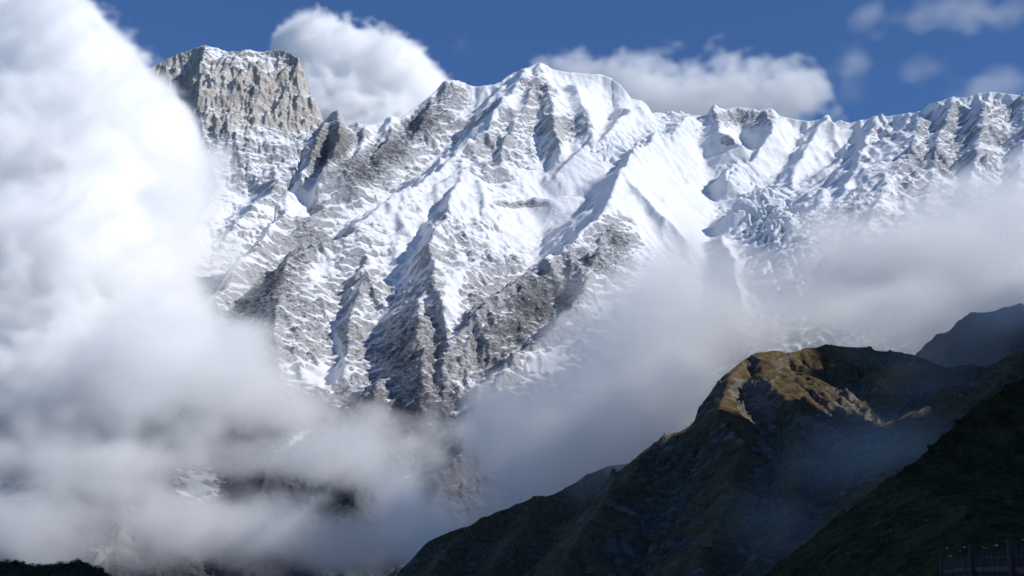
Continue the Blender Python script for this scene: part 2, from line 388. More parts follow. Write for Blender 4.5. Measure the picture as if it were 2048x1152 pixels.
    cover += blobmask(PX, PY, [
        (1190, 175, 90, 38, .6), (1400, 400, 160, 120, .3), (1350, 250, 130, 28, .35), (1460, 560, 160, 60, .4),
        (925, 370, 55, 50, .35), (800, 430, 80, 45, .25), (1100, 420, 90, 60, .3), (1000, 500, 90, 35, .3, 35), (1260, 380, 60, 50, .3), (1600, 300, 110, 90, .3), (1690, 280, 70, 50, .2),
        (1080, 725, 55, 22, .8, 15), (640, 750, 60, 25, .7, -10), (680, 700, 9, 60, .6, 18), (905, 630, 22, 40, .5), (640, 400, 60, 25, .4, 30), (380, 600, 60, 60, .4),
        (800, 545, 40, 50, .25, 40), (640, 530, 24, 70, .35, -35),
        (1080, 185, 34, 40, -.45), (1130, 260, 60, 30, -.4), (960, 290, 70, 45, -.15), (870, 215, 90, 32, -.25, 42), (790, 295, 140, 32, -.55, 38), (650, 300, 60, 40, -.25),
        (640, 420, 120, 26, -.35, 38), (540, 565, 90, 22, -.22, 35), (470, 510, 70, 28, .3, 35), (670, 280, 50, 60, -.75), (1480, 242, 75, 26, -.95), (1470, 285, 70, 14, -.7), (1350, 330, 70, 10, -.5), (1730, 310, 50, 60, -.2), (1880, 290, 100, 80, -.2),
        (1090, 590, 130, 60, -.45, 40), (930, 287, 95, 9, .7, 43), (790, 395, 80, 10, .6, 35), (710, 300, 90, 8, .5, 35), (1120, 480, 120, 14, .6, 38), (830, 470, 16, 50, .4, -30), (905, 590, 16, 60, .5, -15), (1320, 255, 90, 16, .5), (1240, 470, 45, 70, -.35), (600, 530, 45, 45, -.2), (560, 600, 60, 60, -.15), (850, 720, 120, 50, -.2),
        (1380, 345, 40, 14, -.3), (1440, 490, 40, 25, -.5), (1060, 408, 60, 7, -.9), (1240, 470, 50, 70, -.2), (950, 290, 60, 40, -.15)])
    cover += blobmask(PX, PY, [(395, 975, 45, 40, 1.2), (590, 880, 26, 6, 1.2, 35), (830, 948, 30, 5, 1.2, 22), (930, 815, 22, 4, 1.2, 25)])
    crest = np.clip(s.SV - s.V, 0, 1e4)
    cover += .75 * np.exp(-(crest / 34) ** 2) * (1 + .8 * fbm(U / 110, V / 110, 3, 97)) * np.interp(PX, [300, 600, 860, 880], [.2, .3, .8, 1]) * (1 - blobmask(PX, PY, [(1485, 215, 60, 30, .8)]))
    snow = (cover - rank) * 2.9
    deep = sstep(.1, .6, blur(snow, 5)) * (1 - np.clip(ic, 0, 1)); H = H * (1 - .8 * deep) + blur(H, 7) * .8 * deep; snow = snow + .5 * deep; H = s.finish_sky(H, L=15)
    ice = np.clip(ic * 1.1, 0, 1) * sstep(.55, .3, nb[2]) * .55
    tan = np.clip(blobmask(PX, PY, [(670, 270, 60, 60, .35), (240, 1100, 120, 60, .8), (850, 700, 250, 100, .25), (1100, 250, 60, 60, .3), (960, 290, 60, 50, .3)]), 0, 1)
    tan = np.clip(tan * (1 + 1.2 * fbm(U / 60, V / 60, 3, 95)), 0, 1)
    m = snow_rock_material('snowy_rock', (.050, .055, .069), (.115, .121, .138), (.235, .235, .240))
    ob = s.mesh('mountain', H, m, {'snow': snow, 'ice': ice, 'tan': tan, 'dust': np.clip(cover, 0, 1) * np.interp(PY, [380, 620], [1, .9])}, vis)
    ob['kind'] = 'structure'; return ob

def build_dome():
    s = Sheet(58, at(420, 200, 7400), -3200, -300, -4000, 420, STEP * 1.2)
    sky_pts = [(-150, 330, 7300), (0, 260, 7350), (120, 220, 7400), (220, 180, 7450), (260, 160, 7480), (298, 137, 7500), (330, 120, 7500), (360, 106, 7500), (385, 98, 7500), (410, 90, 7480), (432, 94, 7490), (455, 103, 7500), (478, 103, 7500), (497, 98, 7490), (520, 104, 7500),
        (545, 100, 7500), (563, 99, 7490), (582, 107, 7480), (598, 116, 7460), (606, 132, 7470), (610, 155, 7480), (615, 178, 7490), (626, 192, 7500), (634, 208, 7510), (642, 225, 7520), (650, 250, 7530), (680, 300, 7550), (760, 380, 7580)]
    s.skyline(sky_pts)
    # cliff on top, then talus and snow apron: profile from (py, Y) down the middle
    pr = []
    for py, Y in ((85, 7530), (98, 7490), (135, 7440), (250, 7370), (300, 7280), (420, 6900), (560, 6300), (700, 5850), (900, 5400)):
        u, v, h = s.huv(at(480, py, Y)); pr.append((v, h))
    s.setup([(-3000, pr[-1][1])] + pr + [(800, pr[0][1] - 100)])
    Rg = [
     ([(410, 92, 30), (404, 130, 130), (400, 180, 190), (400, 240, 200), (425, 300, 120)], .95, .22),
     ([(330, 125, 0), (340, 180, 20), (350, 230, 30)], .4, .4),
     ([(470, 110, 20), (462, 180, 60), (455, 250, 70)], .5, .5),
     ([(585, 110, 20), (590, 150, 80), (592, 200, 100), (600, 240, 90)], .5, .9),
     ([(545, 150, 40), (552, 190, 80), (545, 225, 90)], .7, .8),
     ([(500, 140, 30), (510, 200, 50), (520, 240, 50)], .6, .6),
     ([(576, 218, 110), (545, 240, 120), (500, 270, 110), (480, 285, 80)], .5, .7),
     ([(576, 218, 110), (600, 250, 120), (630, 290, 110)], .6, .6),
     ([(420, 300, 60), (440, 380, 60), (402, 425, 90), (370, 480, 80), (330, 540, 60)], .7, .6),
     ([(640, 320, 90), (560, 360, 100), (520, 400, 90), (450, 470, 60)], .6, .7),
     ([(402, 425, 90), (440, 470, 40)], .6, .8),
    ]
    U, V = s.U, s.V
    wu = U + 22 * fbm(U / 220, V / 220, 4, 13); wv = V + 22 * fbm(U / 220, V / 220, 4, 19)
    D = s.tents(Rg, wu, wv, floor=-60); H = s.base(U, V).astype('f') + D
    PX, PY = project(*s.world(H))
    cliff = sstep(300, 240, PY + 25 * fbm(U / 200, V / 200, 3, 8)) * sstep(.0, 1., (PY - 90) / 40)
    rib = ridged((U + 25 * fbm(U / 200, V / 200, 3, 29)) / 130, V / 420, 5, 22, .6) - .45; rib2 = ridged(U / 42, V / 150, 4, 23, .6) - .45
    H = H + rib * (12 + 34 * cliff) + rib2 * (3 + 13 * cliff) + 30 * cliff * (ridged((U + .4 * V) / 170, (V - .5 * U) / 120, 4, 27, .6) - .4) + 28 * fbm(U / 260, V / 260, 3, 88)
    H = s.finish_sky(H, L=60)
    H = H + s.erode(H, rounds=5, num=7000, steps=50, maxdig=14, factor=2, seed=4) * (1 - .5 * cliff)
    a = U * math.cos(R(-12)) + V * math.sin(R(-12)); b = -U * math.sin(R(-12)) + V * math.cos(R(-12))
    H = H + (ridged(U / 46, V / (60 + 60 * cliff), 4, 71, .62) - .4) * 8 + fbm(a / 90, b / 16, 4, 62) * 7
    a2 = U * math.cos(R(33)) + V * math.sin(R(33)); b2 = -U * math.sin(R(33)) + V * math.cos(R(33))
    H = H + (1 - cliff) * (fbm(a2 / 380, b2 / 75, 4, 64) * 30 + (ridged(a2 / 190, b2 / 80, 4, 65, .5) - .4) * 26)
    H = s.finish_sky(H, L=22)
    n = s.normal(H); nb = s.normal(blur(H, 3)); PX, PY = project(*s.world(H)); curv = H - blur(H, 6)
    snow = 2.4 * (nb[2] - .42) + 1.4 * (n[2] - .5) - .05 * curv + .35 * fbm(U / 130, V / 130, 4, 91) + .25
    snow += sstep(235, 300, PY) * 1.15 + .9 * np.minimum(fbm(U / 170, V / 120, 4, 58), .15)
    snow += blobmask(PX, PY, [(500, 108, 110, 16, 1.2), (530, 130, 45, 22, .9), (430, 105, 30, 14, .8), (440, 200, 60, 80, -.7), (560, 180, 60, 60, -.45), (480, 170, 60, 50, -.3), (340, 180, 70, 60, -.6), (600, 130, 20, 20, -.9), (570, 260, 45, 30, -.8), (560, 370, 50, 30, -.8), (400, 430, 40, 30, .7), (500, 450, 80, 60, .5)])
    tan = np.clip(cliff * (.95 + .9 * fbm(U / 110, V / 260, 4, 96)) + .25, 0, 1) * sstep(420, 300, PY)
    m = snow_rock_material('pale_cliff_rock', (.10, .095, .10), (.19, .18, .175), (.32, .30, .275))
    vis = (s.V < s.SV + 200)
    deep = sstep(.1, .6, blur(snow, 5)); H = H * (1 - .85 * deep) + blur(H, 7) * .85 * deep; H = s.finish_sky(H, L=15)
    ob = s.mesh('mountain', H, m, {'snow': snow, 'ice': np.zeros_like(snow), 'tan': tan, 'dust': np.clip(.32 + .4 * sstep(240, 300, PY) + .25 * fbm(U / 200, V / 200, 3, 55), 0, 1)}, vis); ob['kind'] = 'structure'; return ob

mount = build_massif(); print('massif', time.time() - T0)
dome = build_dome(); print('dome', time.time() - T0)

# ------------------------------------------------------------------ darker hills in front
def turf_material(name, turf, rock, patch, rock_bump=8., scale=1.):
    m, nt, bsdf = mat_new(name); N = NT(nt)
    rk = N.attr('rock'); wm = N.attr('warm')
    n1 = N.noise(.03 * scale, 6, .65); n2 = N.noise(.12 * scale, 5, .65); n3 = N.noise(.5 * scale, 4, .6)
    t = N.math('ADD', N.math('MULTIPLY', n1, .5), N.math('MULTIPLY', n2, .5))
    tc = N.ramp(t, [(.36, turf[0]), (.5, turf[1]), (.64, turf[2])])
    wc = N.ramp(t, [(.36, patch[0]), (.5, patch[1]), (.64, patch[2])])
    rc = N.ramp(N.noise(.07 * scale, 6, .7, stretch=(.5, .5, 1.8), rot=(0, R(-30), 0)), [(.36, rock[0]), (.5, rock[1]), (.68, rock[2])])
    col = N.mix(wm, tc, wc)
    f = N.math('ADD', rk, N.math('ADD', N.math('MULTIPLY', N.math('SUBTRACT', n2, .5), 2.4), N.math('MULTIPLY', N.math('SUBTRACT', n3, .5), 1.2)))
    col = N.mix(N.maprange(f, -.05, .15), col, rc)
    N.l(col, bsdf.inputs['Base Color']); bsdf.inputs['Roughness'].default_value = .95; bsdf.inputs['Specular IOR Level'].default_value = .1
    b = N.n('ShaderNodeBump'); b.inputs['Strength'].default_value = .9; b.inputs['Distance'].default_value = 1
    N.l(N.math('ADD', N.math('MULTIPLY', N.noise(.09 * scale, 7, .7), rock_bump), N.math('MULTIPLY', n3, rock_bump * .25)), b.inputs['Height']); N.l(b.outputs[0], bsdf.inputs['Normal'])
    return m

def build_hill(name, tilt, anchor, box, step, sky_pts, prof, ridges, floor, amp, mat, rockf, warmf, warp=10, er=12, L=60, fall=1.2, behind=150, tsharp=6, erd=12, tail=None, rag=0):
    s = Sheet(tilt, anchor, *box, step); s.skyline(sky_pts, rag if rag else amp * .16, amp * 1.1)
    pr = []
    for px, py, Y in prof:
        u, v, h = s.huv(at(px, py, Y)); pr.append((v, h))
    if tail: pr.append((pr[-1][0] - tail[0], pr[-1][1] + tail[1]))
    s.setup([(-1e4, min(pr)[1])] + pr + [(5000, max(pr)[1])])
    U, V = s.U, s.V; a1 = amp
    wu = U + warp * fbm(U / (6 * a1), V / (6 * a1), 4, 3); wv = V + warp * fbm(U / (6 * a1), V / (6 * a1), 4, 9)
    D = s.tents(ridges, wu, wv, floor=floor, sharp=tsharp); H = s.base(U, V, 500).astype('f') + D
    rib = ridged((U + .3 * V) / (4.5 * a1), V / (9 * a1), 5, 20, .55) - .4
    H = H + rib * a1 * .55 + a1 * .3 * fbm(U / (9 * a1), V / (9 * a1), 5, 44)
    H = s.finish_sky(H, L=L, fall=fall)
    if er: H = H + s.erode(H, rounds=er, num=12000, steps=45, maxdig=erd, factor=2, seed=5)
    PX, PY = project(*s.world(H))
    rock = rockf(s, H, PX, PY)
    blk = ridged(U / (1.3 * a1), V / (1.6 * a1), 4, 70, .6) - .4
    crag = ridged((U + .5 * V) / (3.2 * a1), (V - .4 * U) / (1.5 * a1), 4, 170, .6) - .4
    H = H + (blk * .24 + crag * .5) * a1 * (.25 + 1.3 * np.clip(rock + .35, 0, 1)) + fbm(U / (a1 * .5), V / (a1 * .5), 3, 77) * a1 * .03
    H = s.finish_sky(H, L=L * .08, fall=fall)
    rock = rockf(s, H, PX, PY)
    ob = s.mesh(name, H, mat, {'rock': rock, 'warm': warmf(s, PX, PY)}, (s.V < s.SV + behind)); ob['kind'] = 'structure'
    return s, H, ob

hill_mat = turf_material('hill_turf', ((.085, .060, .034), (.14, .098, .050), (.21, .150, .075)), ((.10, .090, .078), (.17, .150, .128), (.27, .24, .21)), ((.070, .052, .028), (.118, .085, .043), (.17, .125, .066)))  # turf and rock tones lightened to stand in for haze before the hill
def hill_rock(s, H, PX, PY):
    n = s.normal(H); nb = s.normal(blur(H, 4)); c = H - blur(H, 6)
    r = 1.3 * (.58 - nb[2]) + 1.6 * (.6 - n[2]) + .2 * c + .6 * fbm(s.U / 60, s.V / 60, 5, 5, .6) - .22
    return r + blobmask(PX, PY, [(1490, 790, 50, 40, .6), (1560, 740, 20, 70, .6, -30), (1650, 830, 110, 22, .5, 25), (1850, 815, 14, 60, .7, 30), (1500, 1000, 300, 100, .15), (1345, 1040, 60, 18, .6, -8), (1700, 720, 120, 25, -.5), (1600, 770, 40, 60, -.3)])
def hill_warm(s, PX, PY):
    return np.clip(blobmask(PX, PY, [(1640, 740, 150, 60, 1.), (1560, 830, 150, 60, .9), (1780, 800, 150, 60, .8), (1480, 830, 70, 70, .6), (1370, 875, 60, 20, .6), (1800, 900, 150, 50, .5, -35), (1500, 1000, 260, 80, .12)]) + .35 * fbm(s.U / 60, s.V / 60, 3, 6), 0, 1)
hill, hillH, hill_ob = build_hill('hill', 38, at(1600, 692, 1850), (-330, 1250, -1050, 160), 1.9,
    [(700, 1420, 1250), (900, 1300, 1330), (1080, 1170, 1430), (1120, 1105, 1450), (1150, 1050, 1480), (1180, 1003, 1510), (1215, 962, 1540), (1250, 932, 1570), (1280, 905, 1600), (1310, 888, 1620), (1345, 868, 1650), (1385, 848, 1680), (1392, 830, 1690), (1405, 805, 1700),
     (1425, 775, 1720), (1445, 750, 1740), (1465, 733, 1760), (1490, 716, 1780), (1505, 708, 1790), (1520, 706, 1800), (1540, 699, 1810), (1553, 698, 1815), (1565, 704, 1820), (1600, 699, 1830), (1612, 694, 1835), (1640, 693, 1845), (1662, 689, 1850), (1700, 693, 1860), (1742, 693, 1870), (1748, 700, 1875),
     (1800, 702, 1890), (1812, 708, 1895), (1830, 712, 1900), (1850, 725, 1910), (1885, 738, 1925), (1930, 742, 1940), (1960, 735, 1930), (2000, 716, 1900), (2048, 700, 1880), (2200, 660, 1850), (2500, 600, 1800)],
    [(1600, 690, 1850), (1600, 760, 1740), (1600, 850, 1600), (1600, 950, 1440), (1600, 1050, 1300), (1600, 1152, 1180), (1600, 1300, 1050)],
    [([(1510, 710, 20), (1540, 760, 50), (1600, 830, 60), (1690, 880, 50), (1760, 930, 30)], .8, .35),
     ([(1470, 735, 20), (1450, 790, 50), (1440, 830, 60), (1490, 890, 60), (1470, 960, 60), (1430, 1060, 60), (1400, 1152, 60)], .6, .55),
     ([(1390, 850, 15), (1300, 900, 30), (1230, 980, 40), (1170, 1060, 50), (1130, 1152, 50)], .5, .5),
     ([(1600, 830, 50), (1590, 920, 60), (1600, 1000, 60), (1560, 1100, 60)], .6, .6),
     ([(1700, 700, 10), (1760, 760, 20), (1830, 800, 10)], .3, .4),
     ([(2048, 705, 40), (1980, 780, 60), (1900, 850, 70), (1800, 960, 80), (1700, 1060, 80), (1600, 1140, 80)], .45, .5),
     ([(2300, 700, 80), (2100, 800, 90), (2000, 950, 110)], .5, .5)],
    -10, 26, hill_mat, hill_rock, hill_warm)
print('hill', time.time() - T0)
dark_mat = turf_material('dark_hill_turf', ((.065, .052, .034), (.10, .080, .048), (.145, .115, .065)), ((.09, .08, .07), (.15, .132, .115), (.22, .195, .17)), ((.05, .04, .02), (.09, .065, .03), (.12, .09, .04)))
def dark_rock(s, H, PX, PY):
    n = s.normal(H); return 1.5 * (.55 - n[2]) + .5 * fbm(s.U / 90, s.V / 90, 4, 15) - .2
zero = lambda s, PX, PY: np.zeros_like(PX)
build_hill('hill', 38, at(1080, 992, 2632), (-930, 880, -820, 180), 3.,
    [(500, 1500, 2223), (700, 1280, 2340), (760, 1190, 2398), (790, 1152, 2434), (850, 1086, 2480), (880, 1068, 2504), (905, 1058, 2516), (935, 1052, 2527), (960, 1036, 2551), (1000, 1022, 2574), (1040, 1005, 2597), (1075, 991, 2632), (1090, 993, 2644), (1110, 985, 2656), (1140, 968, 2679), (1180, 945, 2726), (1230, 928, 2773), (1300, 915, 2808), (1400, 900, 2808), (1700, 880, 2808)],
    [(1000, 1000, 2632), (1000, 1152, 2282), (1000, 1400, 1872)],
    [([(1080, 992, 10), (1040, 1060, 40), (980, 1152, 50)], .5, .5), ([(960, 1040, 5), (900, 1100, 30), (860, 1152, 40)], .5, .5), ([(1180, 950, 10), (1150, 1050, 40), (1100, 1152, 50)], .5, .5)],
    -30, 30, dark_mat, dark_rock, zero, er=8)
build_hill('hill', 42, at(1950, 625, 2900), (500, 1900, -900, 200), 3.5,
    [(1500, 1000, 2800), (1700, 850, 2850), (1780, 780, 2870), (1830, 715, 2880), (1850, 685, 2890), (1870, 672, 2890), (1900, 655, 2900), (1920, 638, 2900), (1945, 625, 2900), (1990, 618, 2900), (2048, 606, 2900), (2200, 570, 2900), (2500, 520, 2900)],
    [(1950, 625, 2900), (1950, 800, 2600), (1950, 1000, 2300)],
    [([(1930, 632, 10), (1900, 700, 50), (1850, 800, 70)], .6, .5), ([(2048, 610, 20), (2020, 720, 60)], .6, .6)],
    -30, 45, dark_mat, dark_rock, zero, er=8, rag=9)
near_mat = turf_material('meadow_turf', ((.012, .009, .004), (.034, .027, .008), (.075, .060, .018)), ((.04, .034, .028), (.075, .064, .052), (.13, .115, .10)), ((.06, .046, .014), (.095, .07, .022), (.13, .092, .03)), rock_bump=1.7, scale=5.)
def near_rock(s, H, PX, PY):
    n = s.normal(H); return 1.6 * (.5 - n[2]) + .6 * fbm(s.U / 22, s.V / 22, 4, 25) - .55
slope, slopeH, slope_ob = build_hill('slope', 30, at(1800, 950, 420), (-20, 420, -330, 260), .7,
    [(1150, 1470, 300), (1300, 1350, 320), (1440, 1222, 340), (1520, 1154, 355), (1560, 1122, 365), (1600, 1089, 375), (1640, 1060, 385), (1680, 1032, 395), (1705, 1012, 400), (1735, 990, 408), (1765, 965, 415), (1800, 942, 425), (1830, 920, 432), (1850, 905, 438), (1866, 888, 442), (1880, 874, 446),
     (1895, 860, 450), (1912, 843, 455), (1935, 824, 460), (1958, 802, 465), (1985, 790, 470), (2008, 774, 475), (2048, 756, 485), (2200, 660, 520), (2600, 480, 600)],
    [(1800, 950, 420), (1800, 1000, 330), (1800, 1080, 230), (1800, 1160, 160), (1800, 1320, 90)],
    [([(1800, 960, 3), (1900, 1010, 8), (1980, 1100, 10)], .3, .3), ([(1700, 1015, 2), (1750, 1100, 6)], .3, .3)],
    -3, 5.5, near_mat, near_rock, lambda s, PX, PY: np.clip(.3 + fbm(s.U / 12, s.V / 12, 3, 6), 0, .6), warp=3, er=5, L=12, behind=60, tsharp=2, erd=1.2)
print('slopes', time.time() - T0)

# valley floor the camera stands on (one sheet out to the horizon), rising a little towards the fence
def build_ground():
    g = np.concatenate([-np.geomspace(20000, 60, 40), np.linspace(-58, 58, 117), np.geomspace(60, 20000, 40)])
    X, Y = np.meshgrid(g, g); Z = .098 * np.clip(Y - 3, 0, 40) * sstep(400, 60, Y) * sstep(90, 30, np.abs(X)) + .12 * fbm(X / 6, Y / 6, 3, 4) * sstep(300, 60, np.hypot(X, Y))
    Z = Z - .15
    n = len(g); co = np.stack([X, Y, Z], -1).reshape(-1, 3); idx = np.arange(n * n).reshape(n, n)
    q = np.stack([idx[:-1, :-1], idx[:-1, 1:], idx[1:, 1:], idx[1:, :-1]], -1).reshape(-1, 4)
    me = bpy.data.meshes.new('ground'); me.from_pydata(co.tolist(), [], q.tolist()); me.materials.append(near_mat)
    me.polygons.foreach_set('use_smooth', np.ones(len(q), bool))
    for a in ('rock', 'warm'):
        k = me.attributes.new(a, 'FLOAT', 'POINT'); k.data.foreach_set('value', np.full(n * n, -.6 if a == 'rock' else .3, 'f'))
    o = bpy.data.objects.new('ground', me); C.objects.link(o); o['kind'] = 'structure'
build_ground()
def ground_z(x, y):
    return .098 * min(max(y - 3, 0), 40) - .15

# unseen ridge added to the east, crest shaped to shade the lower slopes
def build_shade_ridge():
    xs = np.arange(560, 4900, 20.); ys = np.arange(-2600, 2500, 18.); X, Y = np.meshgrid(xs, ys)
    crest = np.interp(Y, [-2600, 450, 560, 742, 973, 1058, 1092, 1210, 1430, 1830, 2200, 2440], SHADE_CREST)
    Z = crest - np.abs(X - 2600) * 1.1
    wx, wy = X + 40 * fbm(X / 300, Y / 300, 3, 5), Y
    Z = Z + (ridged(wx / 500, wy / 330, 5, 12) - .4) * 170 * sstep(0, 260, np.abs(X - 2600)) + 30 * fbm(X / 90, Y / 90, 4, 8) * sstep(0, 150, np.abs(X - 2600)) + 12 * fbm(X / 60, Y / 60, 3, 8)
    Z = Z - 2600 * sstep(2300, 2485, Y)
    ny, nx = X.shape; co = np.stack([X, Y, Z], -1).reshape(-1, 3); idx = np.arange(nx * ny).reshape(ny, nx)
    q = np.stack([idx[:-1, :-1], idx[:-1, 1:], idx[1:, 1:], idx[1:, :-1]], -1).reshape(-1, 4)
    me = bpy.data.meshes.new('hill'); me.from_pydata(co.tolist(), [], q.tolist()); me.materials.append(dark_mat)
    me.polygons.foreach_set('use_smooth', np.ones(len(q), bool))
    for a in ('rock', 'warm'):
        k = me.attributes.new(a, 'FLOAT', 'POINT'); k.data.foreach_set('value', np.full(nx * ny, .1, 'f'))
    o = bpy.data.objects.new('hill', me); C.objects.link(o); o['kind'] = 'structure'
SHADE_CREST = [2150, 2150, 2060, 1840, 1870, 1890, 2040, 2260, 2370, 2270, 2030, 1900]
build_shade_ridge()
print('ground', time.time() - T0)

# ------------------------------------------------------------------ small foreground things
def simple_mat(name, c0, c1, scale, bump=.02, rough=.9, stretch=None):
    m, nt, bsdf = mat_new(name); N = NT(nt)
    n = N.noise(scale, 6, .65, stretch=stretch); N.l(N.ramp(n, [(.35, c0), (.65, c1)]), bsdf.inputs['Base Color']); bsdf.inputs['Roughness'].default_value = rough
    b = N.n('ShaderNodeBump'); b.inputs['Strength'].default_value = .7; b.inputs['Distance'].default_value = bump; N.l(n, b.inputs['Height']); N.l(b.outputs[0], bsdf.inputs['Normal']); return m
def mesh_obj(name, verts, faces, mat, parent=None, smooth=False):
    me = bpy.data.meshes.new(name); me.from_pydata([tuple(v) for v in verts], [], faces); me.materials.append(mat)
    if smooth: me.polygons.foreach_set('use_smooth', np.ones(len(faces), bool))
    o = bpy.data.objects.new(name, me); C.objects.link(o); o.parent = parent; return o
def bar(p, q, r, up=(0, 0, 1), seed=0, wob=0.):
    """a squared timber or rod from p to q, r = half width (x, y), chamfered, a little uneven"""
    p, q = Vector(p), Vector(q); d = (q - p).normalized(); a = d.cross(Vector(up)); a = a.normalized() if a.length > .01 else Vector((1, 0, 0)); b = d.cross(a)
    rr = np.random.RandomState(seed); V_, F_ = [], []; n = 7
    ring = [(-1, -.75), (-.75, -1), (.75, -1), (1, -.75), (1, .75), (.75, 1), (-.75, 1), (-1, .75)]
    for i in range(n):
        c = p.lerp(q, i / (n - 1)) + a * rr.uniform(-wob, wob) + b * rr.uniform(-wob, wob); k = 1 + rr.uniform(-.08, .08)
        V_ += [c + a * x * r[0] * k + b * y * r[1] * k for x, y in ring]
    for i in range(n - 1):
        for j in range(8): F_.append((i * 8 + j, i * 8 + (j + 1) % 8, i * 8 + 8 + (j + 1) % 8, i * 8 + 8 + j))
    F_ += [tuple(range(7, -1, -1)), tuple((n - 1) * 8 + j for j in range(8))]
    return V_, F_
def join(parts):
    V_, F_ = [], []
    for v, f in parts:
        F_ += [tuple(i + len(V_) for i in g) for g in f]; V_ += v
    return V_, F_
wood = simple_mat('weathered_red_timber', (.055, .022, .020), (.11, .048, .043), 9, .01, stretch=(1, 1, .15))
wire_m = simple_mat('dull_fence_wire', (.016, .015, .014), (.03, .028, .026), 30, .002, .6)
stone_m = simple_mat('pale_stone', (.22, .22, .22), (.5, .49, .47), 2.2, .1)
dark_stone_m = simple_mat('dark_boulder', (.05, .05, .052), (.13, .125, .12), .9, .25)

def build_fence():
    root = bpy.data.objects.new('fence', None); C.objects.link(root)
    posts = []
    for k, (px, py, Y) in enumerate([(1884, 1109, 30.), (1945, 1090, 21.), (2024, 1078, 16.5), (2130, 1066, 13.2)]):
        p = at(px, py, Y); posts.append(p)
    root.location = (posts[0][0], posts[0][1], ground_z(posts[0][0], posts[0][1])); o = Vector(root.location)
    tag(root, 'old red timber fence with wire netting at the bottom right corner', 'fence')
    for k, p in enumerate(posts):
        g = ground_z(p[0], p[1]) - .3
        v, f = bar(Vector((p[0], p[1], g)) - o, Vector(p) - o, (.058, .05), up=(0, 1, 0), seed=k, wob=.006)
        mesh_obj('post', v, f, wood, root)
    for dz in (.36, .86, 1.36):
        parts = []
        for a, b in zip(posts[:-1], posts[1:]):
            parts.append(bar(Vector(a) - o - Vector((0, .06, dz)), Vector(b) - o - Vector((0, .06, dz)), (.022, .034), seed=int(dz * 10), wob=.005))
        v, f = join(parts); mesh_obj('rail', v, f, wood, root)
    parts = []; r = np.random.RandomState(2)
    for a, b in zip(posts[:-1], posts[1:]):
        a, b = Vector(a) - o, Vector(b) - o; n = max(int((b - a).length / .11), 3)
        for i in range(n):
            t = (i + .5) / n; c = a.lerp(b, t); g = ground_z(c.x + o.x, c.y + o.y) - o.z
            parts.append(bar((c.x, c.y - .02, g + .02), (c.x + r.uniform(-.02, .02), c.y - .02, c.z - r.uniform(.1, .2)), (.006, .006), up=(0, 1, 0), seed=i))
        for i in range(12):
            z = .2 + i * .13
            parts.append(bar(a - Vector((0, .02, z)), b - Vector((0, .02, z)), (.004, .004), seed=i))
    v, f = join(parts); mesh_obj('wire_netting', v, f, wire_m, root)
build_fence()

def rock(name, c, size, seed, mat, flat=.6, rz=0.):
    """an angular stone: a lumpy icosphere cut by random planes, bedded in the ground"""
    import bmesh
    bm = bmesh.new(); bmesh.ops.create_icosphere(bm, subdivisions=3, radius=1.); r = np.random.RandomState(seed)
    pl = [(Vector(r.randn(3)).normalized(), r.uniform(.55, .85)) for _ in range(14)]
    for v in bm.verts:
        for n, d in pl:
            k = v.co.dot(n) - d
            if k > 0: v.co -= n * k
        v.co *= 1 + .06 * r.randn() * .5
    for v in bm.verts: v.co = Vector((v.co.x * size[0], v.co.y * size[1], v.co.z * size[2]))
    me = bpy.data.meshes.new(name); bm.to_mesh(me); bm.free(); me.materials.append(mat)
    o = bpy.data.objects.new(name, me); C.objects.link(o); o.location = c; o.rotation_euler = (0, 0, rz); return o
# boulders on the crest of the near slope
def slope_point(S, H, px, py):
    X, Y, Z = S.world(H); k = S.V < S.SV + 3; PX, PY = project(X, Y, Z); d = (PX - px) ** 2 + (PY - py) ** 2 + np.where(k, 0, 1e9); i = np.argmin(d); return X.flat[i], Y.flat[i], Z.flat[i]
for px, py, sx, sy, sz, rz, lab in [(1909, 840, 1.9, 1.3, 1.2, .2, 'dark overhanging boulder jutting from the crest of the near green slope'),
      (1850, 886, 1.2, 1., .8, 1., 'dark block of rock on the near slope crest, just below the jutting boulder'),
      (2012, 772, 1.1, .9, .6, .5, 'low dark rock on the near slope crest close to the right edge'),
      (2044, 756, 1.3, 1., .9, .1, 'dark rock at the very top of the near slope on the right edge'),
      (1702, 1016, .8, .7, .5, .7, 'small dark rock on the lower crest of the near slope')]:
    x, y, z = slope_point(slope, slopeH, px, py); o = rock('boulder', (x, y, z + sz * .7), (sx, sy, sz), int(px), dark_stone_m, rz=rz); tag(o, lab, 'boulder', 'boulders on the near slope crest')
rs = np.random.RandomState(31)
for px, py in [(1893, 1098), (1903, 1113), (1921, 1104), (1931, 1092), (1968, 1092), (1973, 1096), (1993, 1090), (2008, 1083), (2030, 1084), (2043, 1082), (1850, 1040), (1712, 1101), (1696, 1106), (1842, 1021), (1760, 1086), (1780, 1060), (1745, 1078)]:
    x, y, z = slope_point(slope, slopeH, px, py); k = rs.uniform(.22, .42)
    o = rock('stone', (x, y, z + k * .2), (k, k * .8, k * .6), px, stone_m, rz=rs.rand() * 6); tag(o, 'small pale stone lying in the dark grass of the near slope', 'stone', 'small stones on the near slope')
